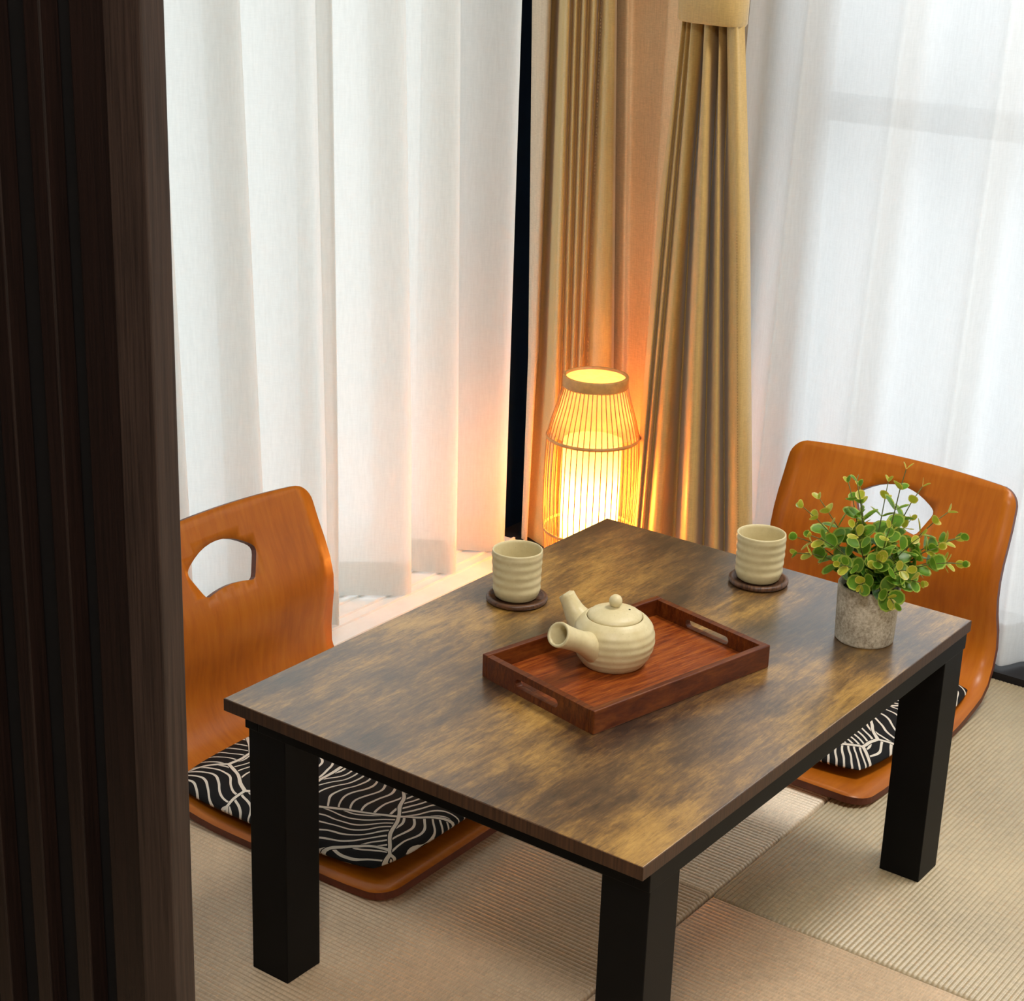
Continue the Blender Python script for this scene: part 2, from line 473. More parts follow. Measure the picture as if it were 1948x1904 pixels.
# white sill with sliding tracks under the left window
sl = struct(box('trim_1', -.39, 1.40, .533, YW + .02, -.05, .008, MT['sill']), 'white aluminium sill with tracks under the left window', 'sill')
for y in (.575, .600, .640, .665, .700): box('track', -.39, 1.40, y, y + .004, .008, .0125, MT['sill'], sl)
struct(box('baseboard_right', 1.437, XW, -2.4, .62, -.05, .010, MT['blacksill']), 'black floor strip below the right curtain', 'sill')
struct(box('trim_2', 1.405, XW,   .533, .655, -.05, .006, MT['blacksill']), 'dark floor strip in the corner', 'sill')
def window(name, axis, a0, a1, p, rails, label, fm):
    w = struct(empty(name), label, 'window')
    def bx(nm, u0, u1, z0, z1, d0, d1, mat):
        if axis == 'x': return box(nm, u0, u1, p + d0, p + d1, z0, z1, mat, w, .003)
        return box(nm, p + d0, p + d1, u0, u1, z0, z1, mat, w, .003)
    t = .022
    bx('frame_head', a0, a1, 2.1 - t, 2.1, 0, .06, fm); bx('frame_sill', a0, a1, .0, .035, 0, .06, fm)
    bx('frame_jamb', a0, a0 + t, .035, 2.1 - t, 0, .06, fm); bx('frame_jamb', a1 - t, a1, .035, 2.1 - t, 0, .06, fm)
    mid = (a0 + a1) / 2
    bx('frame_mullion', mid - .03, mid + .03, .035, 2.1 - t, .005, .05, fm)
    for z in rails: bx('frame_rail', a0 + t, a1 - t, z - .022, z + .022, .0, .05, fm)
    bx('pane', a0 + t, mid - .03, .035, 2.1 - t, .024, .030, MT['glass']); bx('pane', mid + .03, a1 - t, .035, 2.1 - t, .024, .030, MT['glass'])
window('window_1', 'x', -.40, 1.385, YW + .02, (), 'tall sliding window behind the left sheer curtain', MT['sill'])
window('window_2', 'y', -1.75, .14, XW - .01, (.90,), 'tall window behind the right sheer curtain', MT['frame'])
struct(box('trim_3', -.40, 1.45, .575, .665, 2.255, 2.285, MT['rail']), 'curtain rail over the left window', 'rail')
struct(box('trim_4', 1.28, 1.59, -1.9, .70, 2.255, 2.285, MT['rail']), 'curtain rail over the right window', 'rail')

# ------------------------------------------------------------------ curtains
def loft(name, rows, mat, parent=None, k=6, kz=6, closed=False):
    """rows: [(z, [(x, y), ...])] from the top down; smooth along the row, eased between rows"""
    rr = []
    up = [(z, catmull(pts, k)) for z, pts in rows]
    for i in range(len(up) - 1):
        z0, a = up[i]; z1, b = up[i + 1]
        for j in range(kz):
            t = j / kz
            rr.append((z0 + (z1 - z0) * t, [(p[0] + (q[0] - p[0]) * t, p[1] + (q[1] - p[1]) * t) for p, q in zip(a, b)]))
    rr.append(up[-1])
    m = len(rr[0][1]); vs = [(x, y, z) for z, row in rr for x, y in row]; fs = []
    for i in range(len(rr) - 1):
        for j in range(m - 1): fs.append((i * m + j, i * m + j + 1, (i + 1) * m + j + 1, (i + 1) * m + j))
    return mesh_obj(name, vs, fs, mat, parent, True)
def lerp_rows(ra, rb, t): return [(a[0] + (b[0] - a[0]) * t, a[1] + (b[1] - a[1]) * t) for a, b in zip(ra, rb)]

# left sheer: ridges toward the room at these places along the window
ridge_t = [-.36, -.20, -.04, .14, .33, .47, .629, .790, .832, 1.010, 1.156, 1.332]
ridge_b = [-.36, -.20, -.03, .15, .33, .50, .664, .811, .844, 1.042, 1.176, 1.328]
def sheer_left_row(rd, yr=.578, yv=.685):
    pts = []
    for i in range(len(rd) - 1):
        x, L = rd[i], rd[i + 1] - rd[i]
        d = min(1, L / .13)
        pts += [(x, yr), (x + .008, yr + .022 * d), (x + .012, yr + (yv - yr) * .85 * d), (x + .30 * L + .008, yr + (yv - yr) * d),
                (x + .62 * L, yr + (yv - yr) * .55 * d), (x + .87 * L, yr + .006)]
    pts.append((rd[-1], yr)); pts.append((rd[-1] + .006, yr + .012))
    return pts
ct = empty('sheer_curtain', (.5, .62, 0))
tag(ct, 'ivory white sheer curtain in deep folds over the left window, beside the navy wall', 'curtain')
def off(rows, o): return [(z, [(x - o[0], y - o[1]) for x, y in r]) for z, r in rows]
ra, rb = sheer_left_row(ridge_t), sheer_left_row(ridge_b, .574, .690)
loft('fabric', off([(2.25, ra), (1.08, ra), (.3, lerp_rows(ra, rb, .85)), (.014, rb)], (.5, .62)), MT['sheerL'], ct)
hb = [(x, y + .004) for x, y in rb]
loft('hem', off([(.082, hb), (.0145, hb)], (.5, .62)), MT['sheerL'], ct, kz=2)

# right sheer: shallow folds
def sheer_right_row(yr, x0, amp):
    pts = []
    for i in range(len(yr) - 1):
        y, L = yr[i], yr[i + 1] - yr[i]
        pts += [(x0 - amp, y), (x0 - amp * .4, y + L * .05), (x0 + amp * .8, y + L * .13), (x0 + amp, y + L * .3), (x0 + amp * .1, y + L * .62), (x0 - amp * .75, y + L * .9)]
    pts.append((x0 - amp, yr[-1]))
    return pts
yt = [.20, .087, -.09, -.269, -.44, -.61, -.80, -.98, -1.17, -1.36, -1.55, -1.73]
yb = [.20, .092, -.075, -.258, -.40, -.60, -.79, -.98, -1.17, -1.36, -1.55, -1.73]
ct = empty('sheer_curtain', (1.48, -.6, 0))
tag(ct, 'cool white sheer curtain with shallow folds over the right window, behind the far chair', 'curtain')
ra, rb = sheer_right_row(yt, 1.50, .020), sheer_right_row(yb, 1.478, .026)
loft('fabric', off([(2.25, ra), (1.08, ra), (.3, rb), (.016, rb)], (1.48, -.6)), MT['sheerR'], ct)
hb = [(x + .004, y) for x, y in rb]
loft('hem', off([(.094, hb), (.0165, hb)], (1.48, -.6)), MT['sheerR'], ct, kz=2)

# tied gold drape (right one)
D2 = [(0.2496, 0.2821, 0.2981, 0.02), (0.2433, 0.2571, 0.2723, -0.005), (0.2391, 0.2611, 0.2782, 0.012), (0.2336, 0.2404, 0.259, -0.008), (0.2294, 0.245, 0.261, 0.01), (0.2238, 0.2214, 0.2345, -0.015), (0.2169, 0.2127, 0.2195, -0.012), (0.21, 0.2153, 0.2204, 0.01), (0.2073, 0.2349, 0.2261, 0.05), (0.2045, 0.2188, 0.2054, 0.03), (0.199, 0.175, 0.1592, -0.03), (0.1908, 0.1598, 0.139, -0.035), (0.184, 0.1641, 0.1404, -0.01), (0.1819, 0.1929, 0.1608, 0.045), (0.1792, 0.1742, 0.139, 0.02), (0.1744, 0.1411, 0.1019, -0.025), (0.169, 0.1358, 0.0919, -0.02), (0.1656, 0.1593, 0.11, 0.03), (0.1622, 0.1484, 0.0991, 0.02), (0.1555, 0.1156, 0.0687, -0.02), (0.1454, 0.095, 0.0444, -0.03), (0.1353, 0.0884, 0.0348, -0.015), (0.1299, 0.0914, 0.0361, 0.005)]
XD = 1.335
def d2row(k, amp):
    r = []
    for t in D2:
        if k == 0: y = t[0] + (t[1] - t[0]) * .25 * (1 if abs(t[3]) > .02 else .3)
        else: y = t[k]
        r.append((XD + t[3] * amp, y))
    return r
tie = d2row(0, .55); mid = d2row(1, .95); low = d2row(2, 1.0)
bot = [(p[0], p[1] + (p[1] - q[1]) * .2) for p, q in zip(low, mid)]
top = [(XD + .035 + t[3] * 1.0, .20 + (t[1] - .17) * 1.7) for t in D2]
ct = empty('drape', (XD, .18, 0))
tag(ct, 'gold beige satin drape gathered by a tieback, right of the lamp', 'curtain')
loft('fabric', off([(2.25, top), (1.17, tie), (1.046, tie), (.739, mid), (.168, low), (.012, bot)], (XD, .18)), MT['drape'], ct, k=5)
def wrap(name, cx, cy, ax, ay, z0, z1, mat, parent, tilt=.0):
    vs, fs = [], []; n = 48
    for z, e in ((z0, 0), (z0 + .004, .0025), ((z0 + z1) / 2, .003), (z1 - .004, .0025), (z1, 0)):
        for k in range(n):
            a = 2 * PI * k / n
            q = lambda v: math.copysign(abs(v) ** .75, v)
            vs.append((cx + (ax + e) * q(math.cos(a)), cy + (ay + e) * q(math.sin(a)), z + tilt * math.sin(a)))
    for i in range(4):
        for k in range(n): fs.append((i * n + k, i * n + (k + 1) % n, (i + 1) * n + (k + 1) % n, (i + 1) * n + k))
    return mesh_obj(name, vs, fs, mat, parent, True)
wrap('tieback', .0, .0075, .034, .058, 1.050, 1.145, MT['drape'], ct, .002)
def stitches(rows_pt, parent, mat):
    """a dashed stitch line laid on the cloth"""
    vs, fs = [], []
    for (p, q) in rows_pt:
        d = (q - p).normalized(); s = d.cross(Vector((-1, 0, 0))).normalized() * .0006
        o = Vector((-.0012, 0, 0)); b = len(vs)
        vs += [p + s + o, p - s + o, q - s + o, q + s + o]; fs.append((b, b + 1, b + 2, b + 3))
    return mesh_obj('hem_stitching', vs, fs, mat, parent)
def stitch_line(a, b, n):
    a, b = Vector(a), Vector(b)
    return [(a.lerp(b, i / n), a.lerp(b, (i + .55) / n)) for i in range(n)]
i = 20
stitches(stitch_line((mid[i][0] - XD - .0008, mid[i][1] - .18, .72), (low[i][0] - XD - .0008, low[i][1] - .18, .17), 110), ct, MT['thread'])

# left gold drape
D1 = [(0.6233, 0.6025, 0.02), (0.5985, 0.5889, 0.015), (0.5821, 0.5811, 0.02), (0.607, 0.6057, 0.06), (0.5881, 0.586, 0.05), (0.5414, 0.5336, 0.0), (0.5207, 0.512, -0.01), (0.5277, 0.516, 0.01), (0.5061, 0.4939, -0.008), (0.5094, 0.4978, 0.01), (0.4853, 0.4743, -0.012), (0.4899, 0.4807, 0.008), (0.4651, 0.46, -0.012), (0.4632, 0.4599, -0.005), (0.4755, 0.4731, 0.02), (0.4476, 0.4373, -0.005), (0.4332, 0.4104, -0.01), (0.4287, 0.397, 0), (0.4441, 0.4094, 0.03)]
XE = 1.405
ct = empty('drape', (XE, .52, 0))
tag(ct, 'gold beige satin drape hanging loose behind the lamp, next to the navy wall', 'curtain')
ra = [(XE + t[2], t[0]) for t in D1]; rb = [(XE + t[2], t[1]) for t in D1]
bot = [(XE + (x - XE) * .45, y) for x, y in lerp_rows(ra, rb, 1.35)]; top = lerp_rows(ra, rb, -.4)
cut = 4
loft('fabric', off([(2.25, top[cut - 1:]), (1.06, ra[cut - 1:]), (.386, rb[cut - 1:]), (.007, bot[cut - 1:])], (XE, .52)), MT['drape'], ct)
loft('lining', off([(2.25, top[:cut]), (1.06, ra[:cut]), (.386, rb[:cut]), (.007, bot[:cut])], (XE, .52)), MT['lining'], ct)
i = 15
stitches(stitch_line((ra[i][0] - XE - .003, ra[i][1] - .52 + .004, 1.1), (rb[i][0] - XE - .003, rb[i][1] - .52 + .006, .30), 130), ct, MT['thread'])
# linen curtain in the corner
LN = [(0.4707, 0.435, 0), (0.4628, 0.4279, 0.0), (0.4456, 0.4134, -0.004), (0.4344, 0.4028, -0.004), (0.4350, 0.4034, 0.01), (0.4225, 0.3953, 0.012), (0.3949, 0.3812, 0.012), (0.3550, 0.3588, 0.012), (0.3511, 0.3549, -0.004), (0.3294, 0.3375, -0.006), (0.2881, 0.3044, -0.004), (0.2381, 0.2504, 0)]
XF = 1.46
ct = empty('linen_curtain', (XF, .37, 0))
tag(ct, 'plain beige linen curtain lit orange, between the two gold drapes', 'curtain')
ra = [(XF + t[2], t[0]) for t in LN]; rb = [(XF + t[2], t[1]) for t in LN]
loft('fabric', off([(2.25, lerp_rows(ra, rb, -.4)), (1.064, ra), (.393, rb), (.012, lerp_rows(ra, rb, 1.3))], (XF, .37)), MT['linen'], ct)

# ------------------------------------------------------------------ slatted partition in the foreground
pt = empty('slatted_partition', (-.45, .1, 0))
tag(pt, 'dark brown slatted wood partition with end post in the left foreground', 'partition')
def pbox(nm, x0, x1, y0, y1, mat, bev=.0015): return box(nm, x0 + .45, x1 + .45, y0 - .1, y1 - .1, 0, 2.4, mat, pt, bev)
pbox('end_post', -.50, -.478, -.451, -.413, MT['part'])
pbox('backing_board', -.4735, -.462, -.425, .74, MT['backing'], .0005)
pbox('slat', -.492, -.474, -.4125, -.369, MT['part_shaded'])
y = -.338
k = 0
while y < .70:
    pbox('slat', -.492, -.474, y, y + .018, MT['part_shaded']); y += .0555; k += 1
bmc = bmesh.new()
for z0, z1, wv in ((.318, .372, .0014), (.405, .410, .0012)):
    add_box(bmc, -.0503, -.0492, -.5132, -.5132 + wv, z0, z1)
bm_obj('chipped_edge', bmc, MT['chip'], pt)

# ------------------------------------------------------------------ table
TW, TL, TH = .8038, .5832, .370
tb = empty('low_table', (TW / 2, -TL / 2, 0))
tag(tb, 'low rectangular table with rustic brown wood top and black square legs', 'table')
ox, oy = -TW / 2, TL / 2
def tbox(nm, x0, x1, y0, y1, z0, z1, mat, b=.001): return box(nm, x0 + ox, x1 + ox, y0 + oy, y1 + oy, z0, z1, mat, tb, b)
tbox('table_top', .0008, TW - .0008, -TL + .0008, -.0008, TH - .015, TH, MT['table'], .0008)
tbox('edge_band', 0, TW, -TL, -TL + .0012, TH - .0158, TH - .0006, MT['edge'], .0003)
tbox('edge_band', 0, TW, -.0012, 0, TH - .0158, TH - .0006, MT['edge'], .0003)
tbox('edge_band', 0, .0012, -TL + .0012, -.0012, TH - .0158, TH - .0006, MT['edge'], .0003)
tbox('edge_band', TW - .0012, TW, -TL + .0012, -.0012, TH - .0158, TH - .0006, MT['edge'], .0003)
ax0, ax1, ay0, ay1 = .0203, TW - .0093, -TL + .0028, -.020
tbox('apron', ax0 - .003, ax1 + .003, ay0 - .0012, ay0 + .018, .331, TH - .0158, MT['black'])
tbox('apron', ax0 - .003, ax1 + .003, ay1 - .018, ay1 + .003, .331, TH - .0158, MT['black'])
tbox('apron', ax0 - .003, ax0 + .018, ay0 + .018, ay1 - .018, .331, TH - .0158, MT['black'])
tbox('apron', ax1 - .018, ax1 + .003, ay0 + .018, ay1 - .018, .331, TH - .0158, MT['black'])
ls = .0583
for x, y in ((ax0, ay1 - ls), (ax1 - ls, ay1 - ls), (ax0, ay0), (ax1 - ls, ay0)):
    tbox('leg', x, x + ls, y, y + ls, 0.0, .3312, MT['black'])

# ------------------------------------------------------------------ legless floor chairs (bent plywood)
PROF = [(0, .0175), (.02, .0150), (.06, .0130), (.15, .0125), (.25, .0125), (.32, .0135), (.39, .020), (.435, .031), (.468, .052), (.485, .085), (.485, .125),
        (.477, .172), (.478, .220), (.492, .262), (.508, .300), (.520, .335), (.530, .366)]
prof = catmull(PROF, 8)
cum = [0.0]
for a, b in zip(prof, prof[1:]): cum.append(cum[-1] + math.dist(a, b))
VL = cum[-1]
def at_v(v):
    v = min(max(v, 0), VL)
    for i in range(len(cum) - 1):
        if cum[i + 1] >= v - 1e-9:
            t = (v - cum[i]) / (cum[i + 1] - cum[i]); a, b = prof[i], prof[i + 1]
            d = ((b[0] - a[0]), (b[1] - a[1])); L = math.hypot(*d)
            return (a[0] + d[0] * t, a[1] + d[1] * t), (d[0] / L, d[1] / L)
    return prof[-1], (0, 1)
WID = [(0, .226), (.10, .229), (.30, .230), (.42, .226), (.52, .218), (.60, .212), (.70, .211), (.78, .208), (VL, .198)]
def half(v):
    for (a, wa), (b, wb) in zip(WID, WID[1:]):
        if v <= b:
            t = (v - a) / (b - a); t = t * t * (3 - 2 * t); return wa + (wb - wa) * t
    return WID[-1][1]
def chair_fn(u, v):
    (r, z), (tr, tz) = at_v(v)
    n = Vector((0, -tz, tr))          # up on the seat, forward on the back
    c = .010 * max(0, min(1, (v - .5) / .25)) * (1 - (u / .21) ** 2)
    p = Vector((u, r, z)) - n * c
    return p, n
def chair_outline():
    R, n = .035, 7
    out = []
    w0 = half(0)
    for i in range(n + 1): a = -PI / 2 + i / n * PI / 2; out.append((w0 - R + R * math.cos(a), R + R * math.sin(a)))
    for i in range(1, 24):
        v = R + (VL - .008 - 2 * R) * i / 24; out.append((half(v), v))
    w1 = half(VL - .008 - R)
    for i in range(n + 1): a = i / n * PI / 2; out.append((w1 - R + R * math.cos(a), VL - .008 - R + R * math.sin(a)))
    for i in range(1, 8):
        u = (w1 - R) * (1 - i / 8); out.append((u, VL - .008 + .008 * (1 - (u / (w1 - R)) ** 2)))
    return out + [(0, VL)] + [(-x, y) for x, y in reversed(out)]
def fan_hole():
    """folding-fan shaped grip hole"""
    out, raw, rc = [], [], .011
    for i in range(13):
        t = 1 - 2 * i / 12; raw.append((.074 * t, VL - .077 + .030 * (1 - t * t)))
    for i in range(9):
        t = -1 + 2 * i / 8; raw.append((.051 * t, VL - .124 + .008 * (1 - t * t)))
    n = len(raw)
    for i in range(n):                 # round the four corners
        p0, p, p1 = Vector(raw[i - 1]), Vector(raw[i]), Vector(raw[(i + 1) % n])
        if abs((p - p0).normalized().angle((p1 - p).normalized())) > .75:
            q0 = p + (p0 - p).normalized() * min(rc, (p0 - p).length * .6); q1 = p + (p1 - p).normalized() * min(rc, (p1 - p).length * .6)
            for t in (0, .33, .66, 1): out.append(tuple(q0 * (1 - t) ** 2 + p * 2 * t * (1 - t) + q1 * t * t))
        else: out.append(tuple(p))
    return out
OUT, HOLE = chair_outline(), fan_hole()
INN = []
for j in range(1, 46):
    v = VL * j / 46
    for i in range(-7, 8):
        u = i / 8 * (half(v) - .0)
        q = (u, v)
        if inpoly(q, OUT) and not inpoly(q, HOLE): INN.append(q)
def chair(loc, rz, label):
    o = plate('floor_chair', OUT, [HOLE], INN, chair_fn, .0105, [MT['chair'], MT['plyedge']])
    o.location = loc; o.rotation_euler = (0, 0, rz)
    return tag(o, label, 'chair', 'bentwood floor chairs at the low table')
# local: +y runs from the seat front to the back
c1 = chair((.4480, -.060, 0), math.radians(0.4), 'amber bentwood floor chair against the left sheer curtain, partly behind the partition')
c2 = chair((.862, -.2085, 0), math.radians(-90), 'amber bentwood floor chair behind the potted plant, by the right curtain')

def cushion(loc, rz, label, w=.40, d=.40, h=.034):
    n = 28; vs, fs = [], []
    def prof_(x, y):
        ex = 1 - abs(x) ** 5; ey = 1 - abs(y) ** 5
        return max(0, ex * ey) ** .45
    R = .12
    for sgn in (1, -1):
        for i in range(n + 1):
            for j in range(n + 1):
                x, y = -1 + 2 * i / n, -1 + 2 * j / n
                x = math.sin(x * PI / 2); y = math.sin(y * PI / 2)
                # rounded-square footprint
                fx = x * math.sqrt(1 - .14 * y * y * y * y); fy = y * math.sqrt(1 - .14 * x * x * x * x)
                z = prof_(x, y)
                wob = .002 * noise.noise(Vector((x * 2.3, y * 2.3, loc[0] * 9)))
                vs.append((fx * w / 2, fy * d / 2, h / 2 + (z * h / 2 + wob * z) * (1 if sgn > 0 else .9) * sgn))
    m = (n + 1) ** 2
    for i in range(n):
        for j in range(n):
            a = i * (n + 1) + j
            fs.append((a, a + n + 1, a + n + 2, a + 1)); fs.append((m + a, m + a + 1, m + a + n + 2, m + a + n + 1))
    o = mesh_obj('seat_cushion', vs, fs, MT['cushion'], None, True)
    o.location = loc; o.rotation_euler = (0, 0, rz)
    return tag(o, label, 'cushion', 'line print seat cushions')
cushion((.4340, .172, .0130), math.radians(1), 'black cushion with white line print on the left chair, behind the table leg')
cushion((1.118, -.2150, .0130), math.radians(-92), 'black cushion with white line print on the right chair under the table')

# ------------------------------------------------------------------ tray
TZ = TH
ta = math.atan2(-.063, .293)
tr = empty('serving_tray', (.370, -.3205, TZ), ta)
tag(tr, 'rectangular mahogany serving tray with slot handles in the middle of the table', 'tray')
tl, tw, th, tt = .300, .196, .030, .009
def traybase():
    o = box('base_board', -tl / 2 + tt * .6, tl / 2 - tt * .6, -tw / 2 + tt * .6, tw / 2 - tt * .6, .0012, .0075, MT['tray'], tr, .0006)
traybase()
box('long_side', -tl / 2, tl / 2, -tw / 2, -tw / 2 + tt, 0, th, MT['traydark'], tr, .0012)
box('long_side', -tl / 2, tl / 2, tw / 2 - tt, tw / 2, 0, th, MT['traydark'], tr, .0012)
def shortside(x, sgn):
    out = [(-tw / 2 + tt, 0), (tw / 2 - tt, 0), (tw / 2 - tt, th - .001), (-tw / 2 + tt, th - .001)]
    hole = rounded(-.037, .037, .0095, .0205, .0054, 5)
    inner = [(u, v) for u in (-.07, -.05, 0, .05, .07) for v in (.005, .015, .025) if abs(u) > .045]
    fn = lambda u, v: (Vector((x, u, v)), Vector((sgn, 0, 0)))
    plate('short_side', out, [hole], inner, fn, tt, [MT['traydark']], tr, False)
shortside(-tl / 2 + tt, 1); shortside(tl / 2, 1)

# ------------------------------------------------------------------ teapot (side-handled)
TP = (.3680, -.3000, TZ + .0075)
tp = empty('teapot', TP)
tag(tp, 'cream stoneware side-handle teapot standing on the tray', 'teapot')
bp = []
body = [(.0, .0015), (.030, .0015), (.034, .0), (.0375, .0015), (.0425, .008), (.0472, .017), (.0500, .027), (.0505, .036), (.0488, .046), (.0450, .054), (.0400, .0592), (.0362, .0620), (.0350, .0623)]
prof_b = catmull(body[2:], 8)
prof_b = [(r + .00028 * math.sin(z * 2 * PI / .0095) * (1 if .010 < z < .057 else 0), z) for r, z in prof_b]
prof_b = [(.0, .0015), (.030, .0015)] + prof_b + [(.0343, .0615), (.0340, .056), (.0, .054)]
lathe('body', prof_b, MT['ceramic'], tp, 64)
lid = lathe('lid', [(.0, .0600), (.0328, .0595), (.0336, .0622), (.0332, .0640), (.0300, .0668), (.0225, .0703), (.0135, .0728), (.006, .0738), (.0, .0740)], MT['ceramic'], tp, 56)
lathe('knob', [(.0045, .0722), (.0042, .0745)] + [((.0082) * math.cos(a), .0815 + .0082 * math.sin(a)) for a in [x * PI / 12 for x in range(-5, 7)]], MT['ceramic'], lid, 32)
va = math.radians(-64)
lathe('vent_hole', [(.0013, .0003), (.0, .0003)], MT['dark'], lid, 12).location = (.0175 * math.cos(va), .0175 * math.sin(va), .07185)
# handle: a hollow tube that flares at the open end
hd = Vector((-.876, .094, .479)).normalized()
h0 = Vector((-.030, .003, .0285))
pts, rad = [], []
for t, r in ((0, .0215), (.10, .0195), (.24, .0160), (.42, .0137), (.60, .0133), (.80, .0142), (.96, .0156), (1.0, .0150), (.985, .0120), (.7, .0098), (.45, .0095)):
    pts.append(h0 + hd * (.086 * t) + Vector((0, 0, -.006)) * (1 - t) ** 2 * 0); rad.append(r)
def hollow(name, pts, rad, mat, parent, seg=28):
    n = hd.cross(Vector((0, 0, 1))).normalized(); b = hd.cross(n); vs, fs = [], []
    for p, r in zip(pts, rad):
        for k in range(seg):
            a = 2 * PI * k / seg; vs.append(p + (n * math.cos(a) + b * math.sin(a)) * r)
    for i in range(len(pts) - 1):
        for k in range(seg):
            k2 = (k + 1) % seg; fs.append((i * seg + k, i * seg + k2, (i + 1) * seg + k2, (i + 1) * seg + k))
    fs.append(tuple((len(pts) - 1) * seg + k for k in range(seg)))
    return mesh_obj(name, vs, fs, mat, parent, True)
hollow('handle', pts, rad, MT['ceramic'], tp)
sp = catmull([(0, .030, .036), (0, .043, .042), (0, .054, .052), (0, .062, .064), (0, .069, .0755)], 5)
sr = [r[0] for r in catmull([(.0225,), (.0185,), (.0142,), (.0112,), (.0100,)], 5)]
sa = math.radians(6)
sp = [(x * math.cos(sa) - y * math.sin(sa), x * math.sin(sa) + y * math.cos(sa), z) for x, y, z in sp]
tube('spout', sp + [sp[-2]], sr + [.0070], MT['ceramic'], tp, 22)

# ------------------------------------------------------------------ cups and coasters
def cup(loc, label, ph):
    out = [(.0, .0012), (.022, .0012), (.0255, .0), (.0292, .003), (.0312, .009)]
    zz = [.012 + i * .0013 for i in range(41)]
    side = [(.0318 + .0018 * (z / .066) + .00036 * math.sin(z * 2 * PI / .0115), z) for z in zz]
    top = [(.0334, .0655), (.0332, .0672), (.0322, .0680), (.0312, .0672), (.0306, .064)]
    inn = [(.0300, .050), (.0294, .03), (.0285, .012), (.024, .0065), (.0, .0055)]
    wob = lambda a, z: .0005 * math.sin(2 * a + ph + z * 40) + .0003 * math.sin(3 * a - z * 90 + ph)
    o = lathe('tea_cup', out + side + top + inn, MT['ceramic'], None, 56, True, wob)
    o.location = loc
    return tag(o, label, 'cup', 'ribbed stoneware cups')
def coaster(loc, rz, label):
    pr = [(.0, 0), (.037, 0), (.0402, .0015), (.0414, .004), (.0410, .0066), (.0395, .0078), (.0362, .0080), (.0350, .0070), (.0342, .0050), (.0, .0048)]
    o = lathe('coaster', pr, MT['walnut'], None, 56)
    o.location = loc; o.rotation_euler = (0, 0, rz)
    return tag(o, label, 'coaster', 'round wooden coasters')
CU = ((.4620, -.0830), (.7330, -.2990))
for (x, y), nm, ph in zip(CU, ('near the lamp and left edge of the table', 'beside the potted plant'), (0, 1.7)):
    cup((x, y, TZ + .0050), 'ribbed cream stoneware tea cup ' + nm, ph)
coaster((CU[0][0] - .001, CU[0][1] - .002, TZ), .5, 'round dark wood coaster under the tea cup near the left table edge')
coaster((CU[1][0] - .001, CU[1][1] - .001, TZ), 2.0, 'round dark wood coaster under the tea cup beside the plant')

# ------------------------------------------------------------------ potted plant
PP = (.6560, -.4985)
pl = empty('potted_plant', (*PP, TZ))
tag(pl, 'bushy green eucalyptus plant in a grey concrete pot on the table', 'plant')
lathe('pot', [(.0, 0), (.0355, 0), (.0372, .0015), (.0378, .004), (.0398, .0730), (.0396, .0755), (.0385, .0765), (.0365, .0762), (.0358, .0745), (.0352, .062), (.0, .060)], MT['concrete'], pl, 56)
bmz = bmesh.new(); bmesh.ops.create_uvsphere(bmz, u_segments=24, v_segments=12, radius=1.0)
for v in bmz.verts: v.co = Vector((v.co.x * .0346, v.co.y * .0346, .0655 + v.co.z * .006 + .002 * noise.noise(v.co * 4)))
bm_obj('soil', bmz, MT['soil'], pl, True)
def leaf_mesh(name, mi, mo, lw=.85, cup_=.14):
    n = 10; vs = [(0, .5, -.02)]; fs = []; fm = []
    for sc, z in ((.80, 0.0), (1.0, .03)):
        for k in range(n):
            a = 2 * PI * k / n
            x = .5 * lw * sc * math.sin(a) * (1 - .06 * math.cos(a)); y = .5 - .5 * sc * math.cos(a)
            vs.append((x, y, z * .6 + cup_ * x * x * 2 - .10 * (y - .5) ** 2))
    for k in range(n):
        k2 = (k + 1) % n
        fs.append((0, 1 + k, 1 + k2)); fm.append(0)
        fs.append((1 + k, 1 + n + k, 1 + n + k2, 1 + k2)); fm.append(1)
    me = bpy.data.meshes.new(name); me.from_pydata(vs, [], fs)
    me.materials.append(mi); me.materials.append(mo)
    me.polygons.foreach_set('material_index', fm); me.polygons.foreach_set('use_smooth', [True] * len(fs)); me.update()
    return me
LM = [leaf_mesh('leaf_dark', MT['leafD'], MT['rimD'], .92), leaf_mesh('leaf_mid', MT['leafM'], MT['rimM'], .88), leaf_mesh('leaf_light', MT['leafY'], MT['rimY'], .80)]
rnd = random.Random(21)
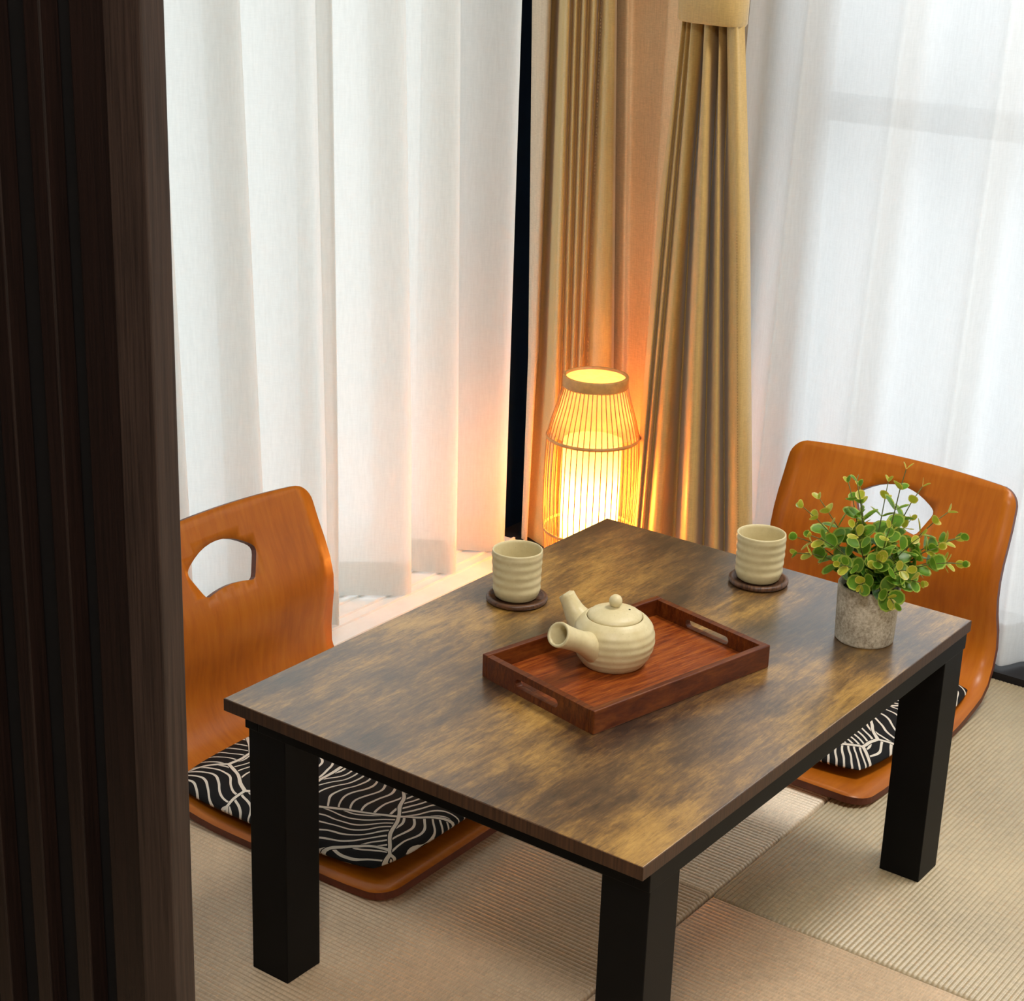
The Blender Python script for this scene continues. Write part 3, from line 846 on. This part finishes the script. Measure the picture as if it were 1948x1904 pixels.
# stems given as (azimuth deg, lean of the tip from the vertical deg, length m)
STEMS = [(-40, 8, .150), (120, 12, .135), (60, 24, .120), (100, 40, .118), (128, 46, .128), (150, 58, .118), (175, 64, .092), (140, 76, .105), (115, 68, .098),
         (20, 26, .125), (-20, 36, .135), (-45, 46, .122), (-62, 62, .112), (-40, 70, .110), (-80, 74, .110), (-58, 84, .100), (210, 52, .088), (235, 60, .082),
         (200, 82, .074), (250, 78, .076), (225, 28, .108), (270, 40, .098), (290, 60, .094), (180, 36, .110), (90, 18, .128), (-10, 60, .100), (45, 55, .100), (228, 96, .060), (215, 45, .075), (260, 20, .085)]
for az, lean, Ln in STEMS:
    az = math.radians(az + rnd.uniform(-5, 5)); le = math.radians(lean)
    r0 = rnd.uniform(.002, .018); h = Vector((math.cos(az), math.sin(az), 0))
    p = h * r0 + Vector((0, 0, .066)); path = [p.copy()]; ns = 6
    for i in range(ns):
        a = le * (.35 + .75 * (i + 1) / ns)
        p = p + (h * math.sin(a) + Vector((0, 0, math.cos(a)))) * (1.1 * Ln / ns) + Vector((rnd.uniform(-1, 1), rnd.uniform(-1, 1), 0)) * .0012
        path.append(p.copy())
    st = tube('stem', path, [.0011 - .0005 * i / ns for i in range(ns + 1)], MT['stem'], pl, 5)
    fr = frames(path)
    for i in range(2, ns + 1):
        t = i / ns
        T = (path[i] - path[i - 1]).normalized(); n_, b_ = fr[i]
        tw_ = i * PI / 2 + rnd.uniform(-.4, .4)
        for s in ((0, PI) if i < ns else (0, PI)):
            if i < 4 and rnd.random() < .18: continue
            d = (n_ * math.cos(tw_ + s) + b_ * math.sin(tw_ + s))
            sprd = rnd.uniform(.75, 1.15) if i < ns else rnd.uniform(.35, .7)
            yd = (d * math.sin(sprd) + T * math.cos(sprd)).normalized()
            size = (.0245 if t < .6 else .0215 if t < .75 else .0170) * rnd.uniform(.8, 1.12) * (1 if t < .95 else .72)
            zd = (T - yd * T.dot(yd)).normalized(); xd = yd.cross(zd)
            lo = bpy.data.objects.new('leaf', LM[0 if t < .50 else (1 if t < .80 else 2)] if rnd.random() < .8 else LM[1])
            Mx = Matrix((xd, yd, zd)).transposed().to_4x4(); Mx.translation = path[i]
            lo.matrix_local = Mx @ Matrix.Scale(size, 4)
            link(lo, st)

# ------------------------------------------------------------------ bamboo floor lamp
LP = (1.300, .3600)
lm = empty('floor_lamp', (*LP, .0))
tag(lm, 'small bamboo ribbed lamp glowing in the corner between the drapes', 'lamp')
lathe('top_band', [(.0545, .397), (.0595, .397), (.0601, .399), (.0601, .4165), (.0593, .418), (.0547, .418), (.0545, .397)], MT['bamboo'], lm, 64)
lathe('top_disc', [(.0547, .4135), (.03, .4135), (.0, .4135)], MT['thin'], lm, 48)
lathe('upper_shade', [(.0540, .4115), (.0525, .398), (.0778, .310), (.0740, .3055), (.0540, .294)], MT['thin'], lm, 64)
lathe('shade', [(.0540, .2935), (.0535, .15), (.0530, .035)], MT['paper'], lm, 64)
RIB = [(.0585, .400), (.0670, .367), (.0778, .332), (.0848, .302), (.0866, .260), (.0875, .210), (.0868, .160), (.0846, .122), (.0790, .060), (.0720, .012)]
rb0 = tube('rib', [(r, 0, z) for r, z in RIB], [.00105] * len(RIB), MT['bamboo'], lm, 5)
NR = 48
for i in range(1, NR):
    o = rb0.copy(); link(o, lm); o.rotation_euler = (0, 0, 2 * PI * i / NR)
ring('hoop', .0862, .302, .0022, .0030, MT['bamboo'], lm); ring('hoop', .0857, .1225, .0018, .0025, MT['bamboo'], lm)
lathe('base_disc', [(.0, .0), (.072, .0), (.075, .003), (.075, .012), (.072, .015), (.0, .015)], MT['bamboo'], lm, 48)
bl = bpy.data.lights.new('bulb', 'POINT'); bl.energy = LAMP_POWER; bl.color = (1.0, .44, .12); bl.shadow_soft_size = .022
bo = bpy.data.objects.new('bulb', bl); link(bo, lm); bo.location = (0, 0, .165)

# ------------------------------------------------------------------ added round fill lights on the ceiling, out of view, to brighten the interior
def ceiling_fill(loc, label, power, spread):
    cl = empty('ceiling_fill', loc)
    tag(cl, label, 'light', 'added ceiling fill lights')
    lathe('fill_housing', [(.0, 0), (.27, 0), (.28, -.012), (.28, -.05), (.262, -.062), (.258, -.058), (.258, -.02), (.0, -.02)], MT['rail'], cl, 48)
    al = bpy.data.lights.new('fill_panel', 'AREA'); al.shape = 'DISK'; al.size = .50; al.energy = power; al.color = (1.0, .955, .885); al.spread = math.radians(spread)
    ao = bpy.data.objects.new('fill_panel', al); link(ao, cl); ao.location = (0, 0, -.064)
ceiling_fill((1.0, -.90, 2.4), 'added unseen ceiling fill light near the right window', CEILING_FILL_POWER, 150)
ceiling_fill((-1.35, -1.35, 2.4), 'added unseen ceiling fill light on the entry side of the partition', ENTRY_FILL_POWER, 170)
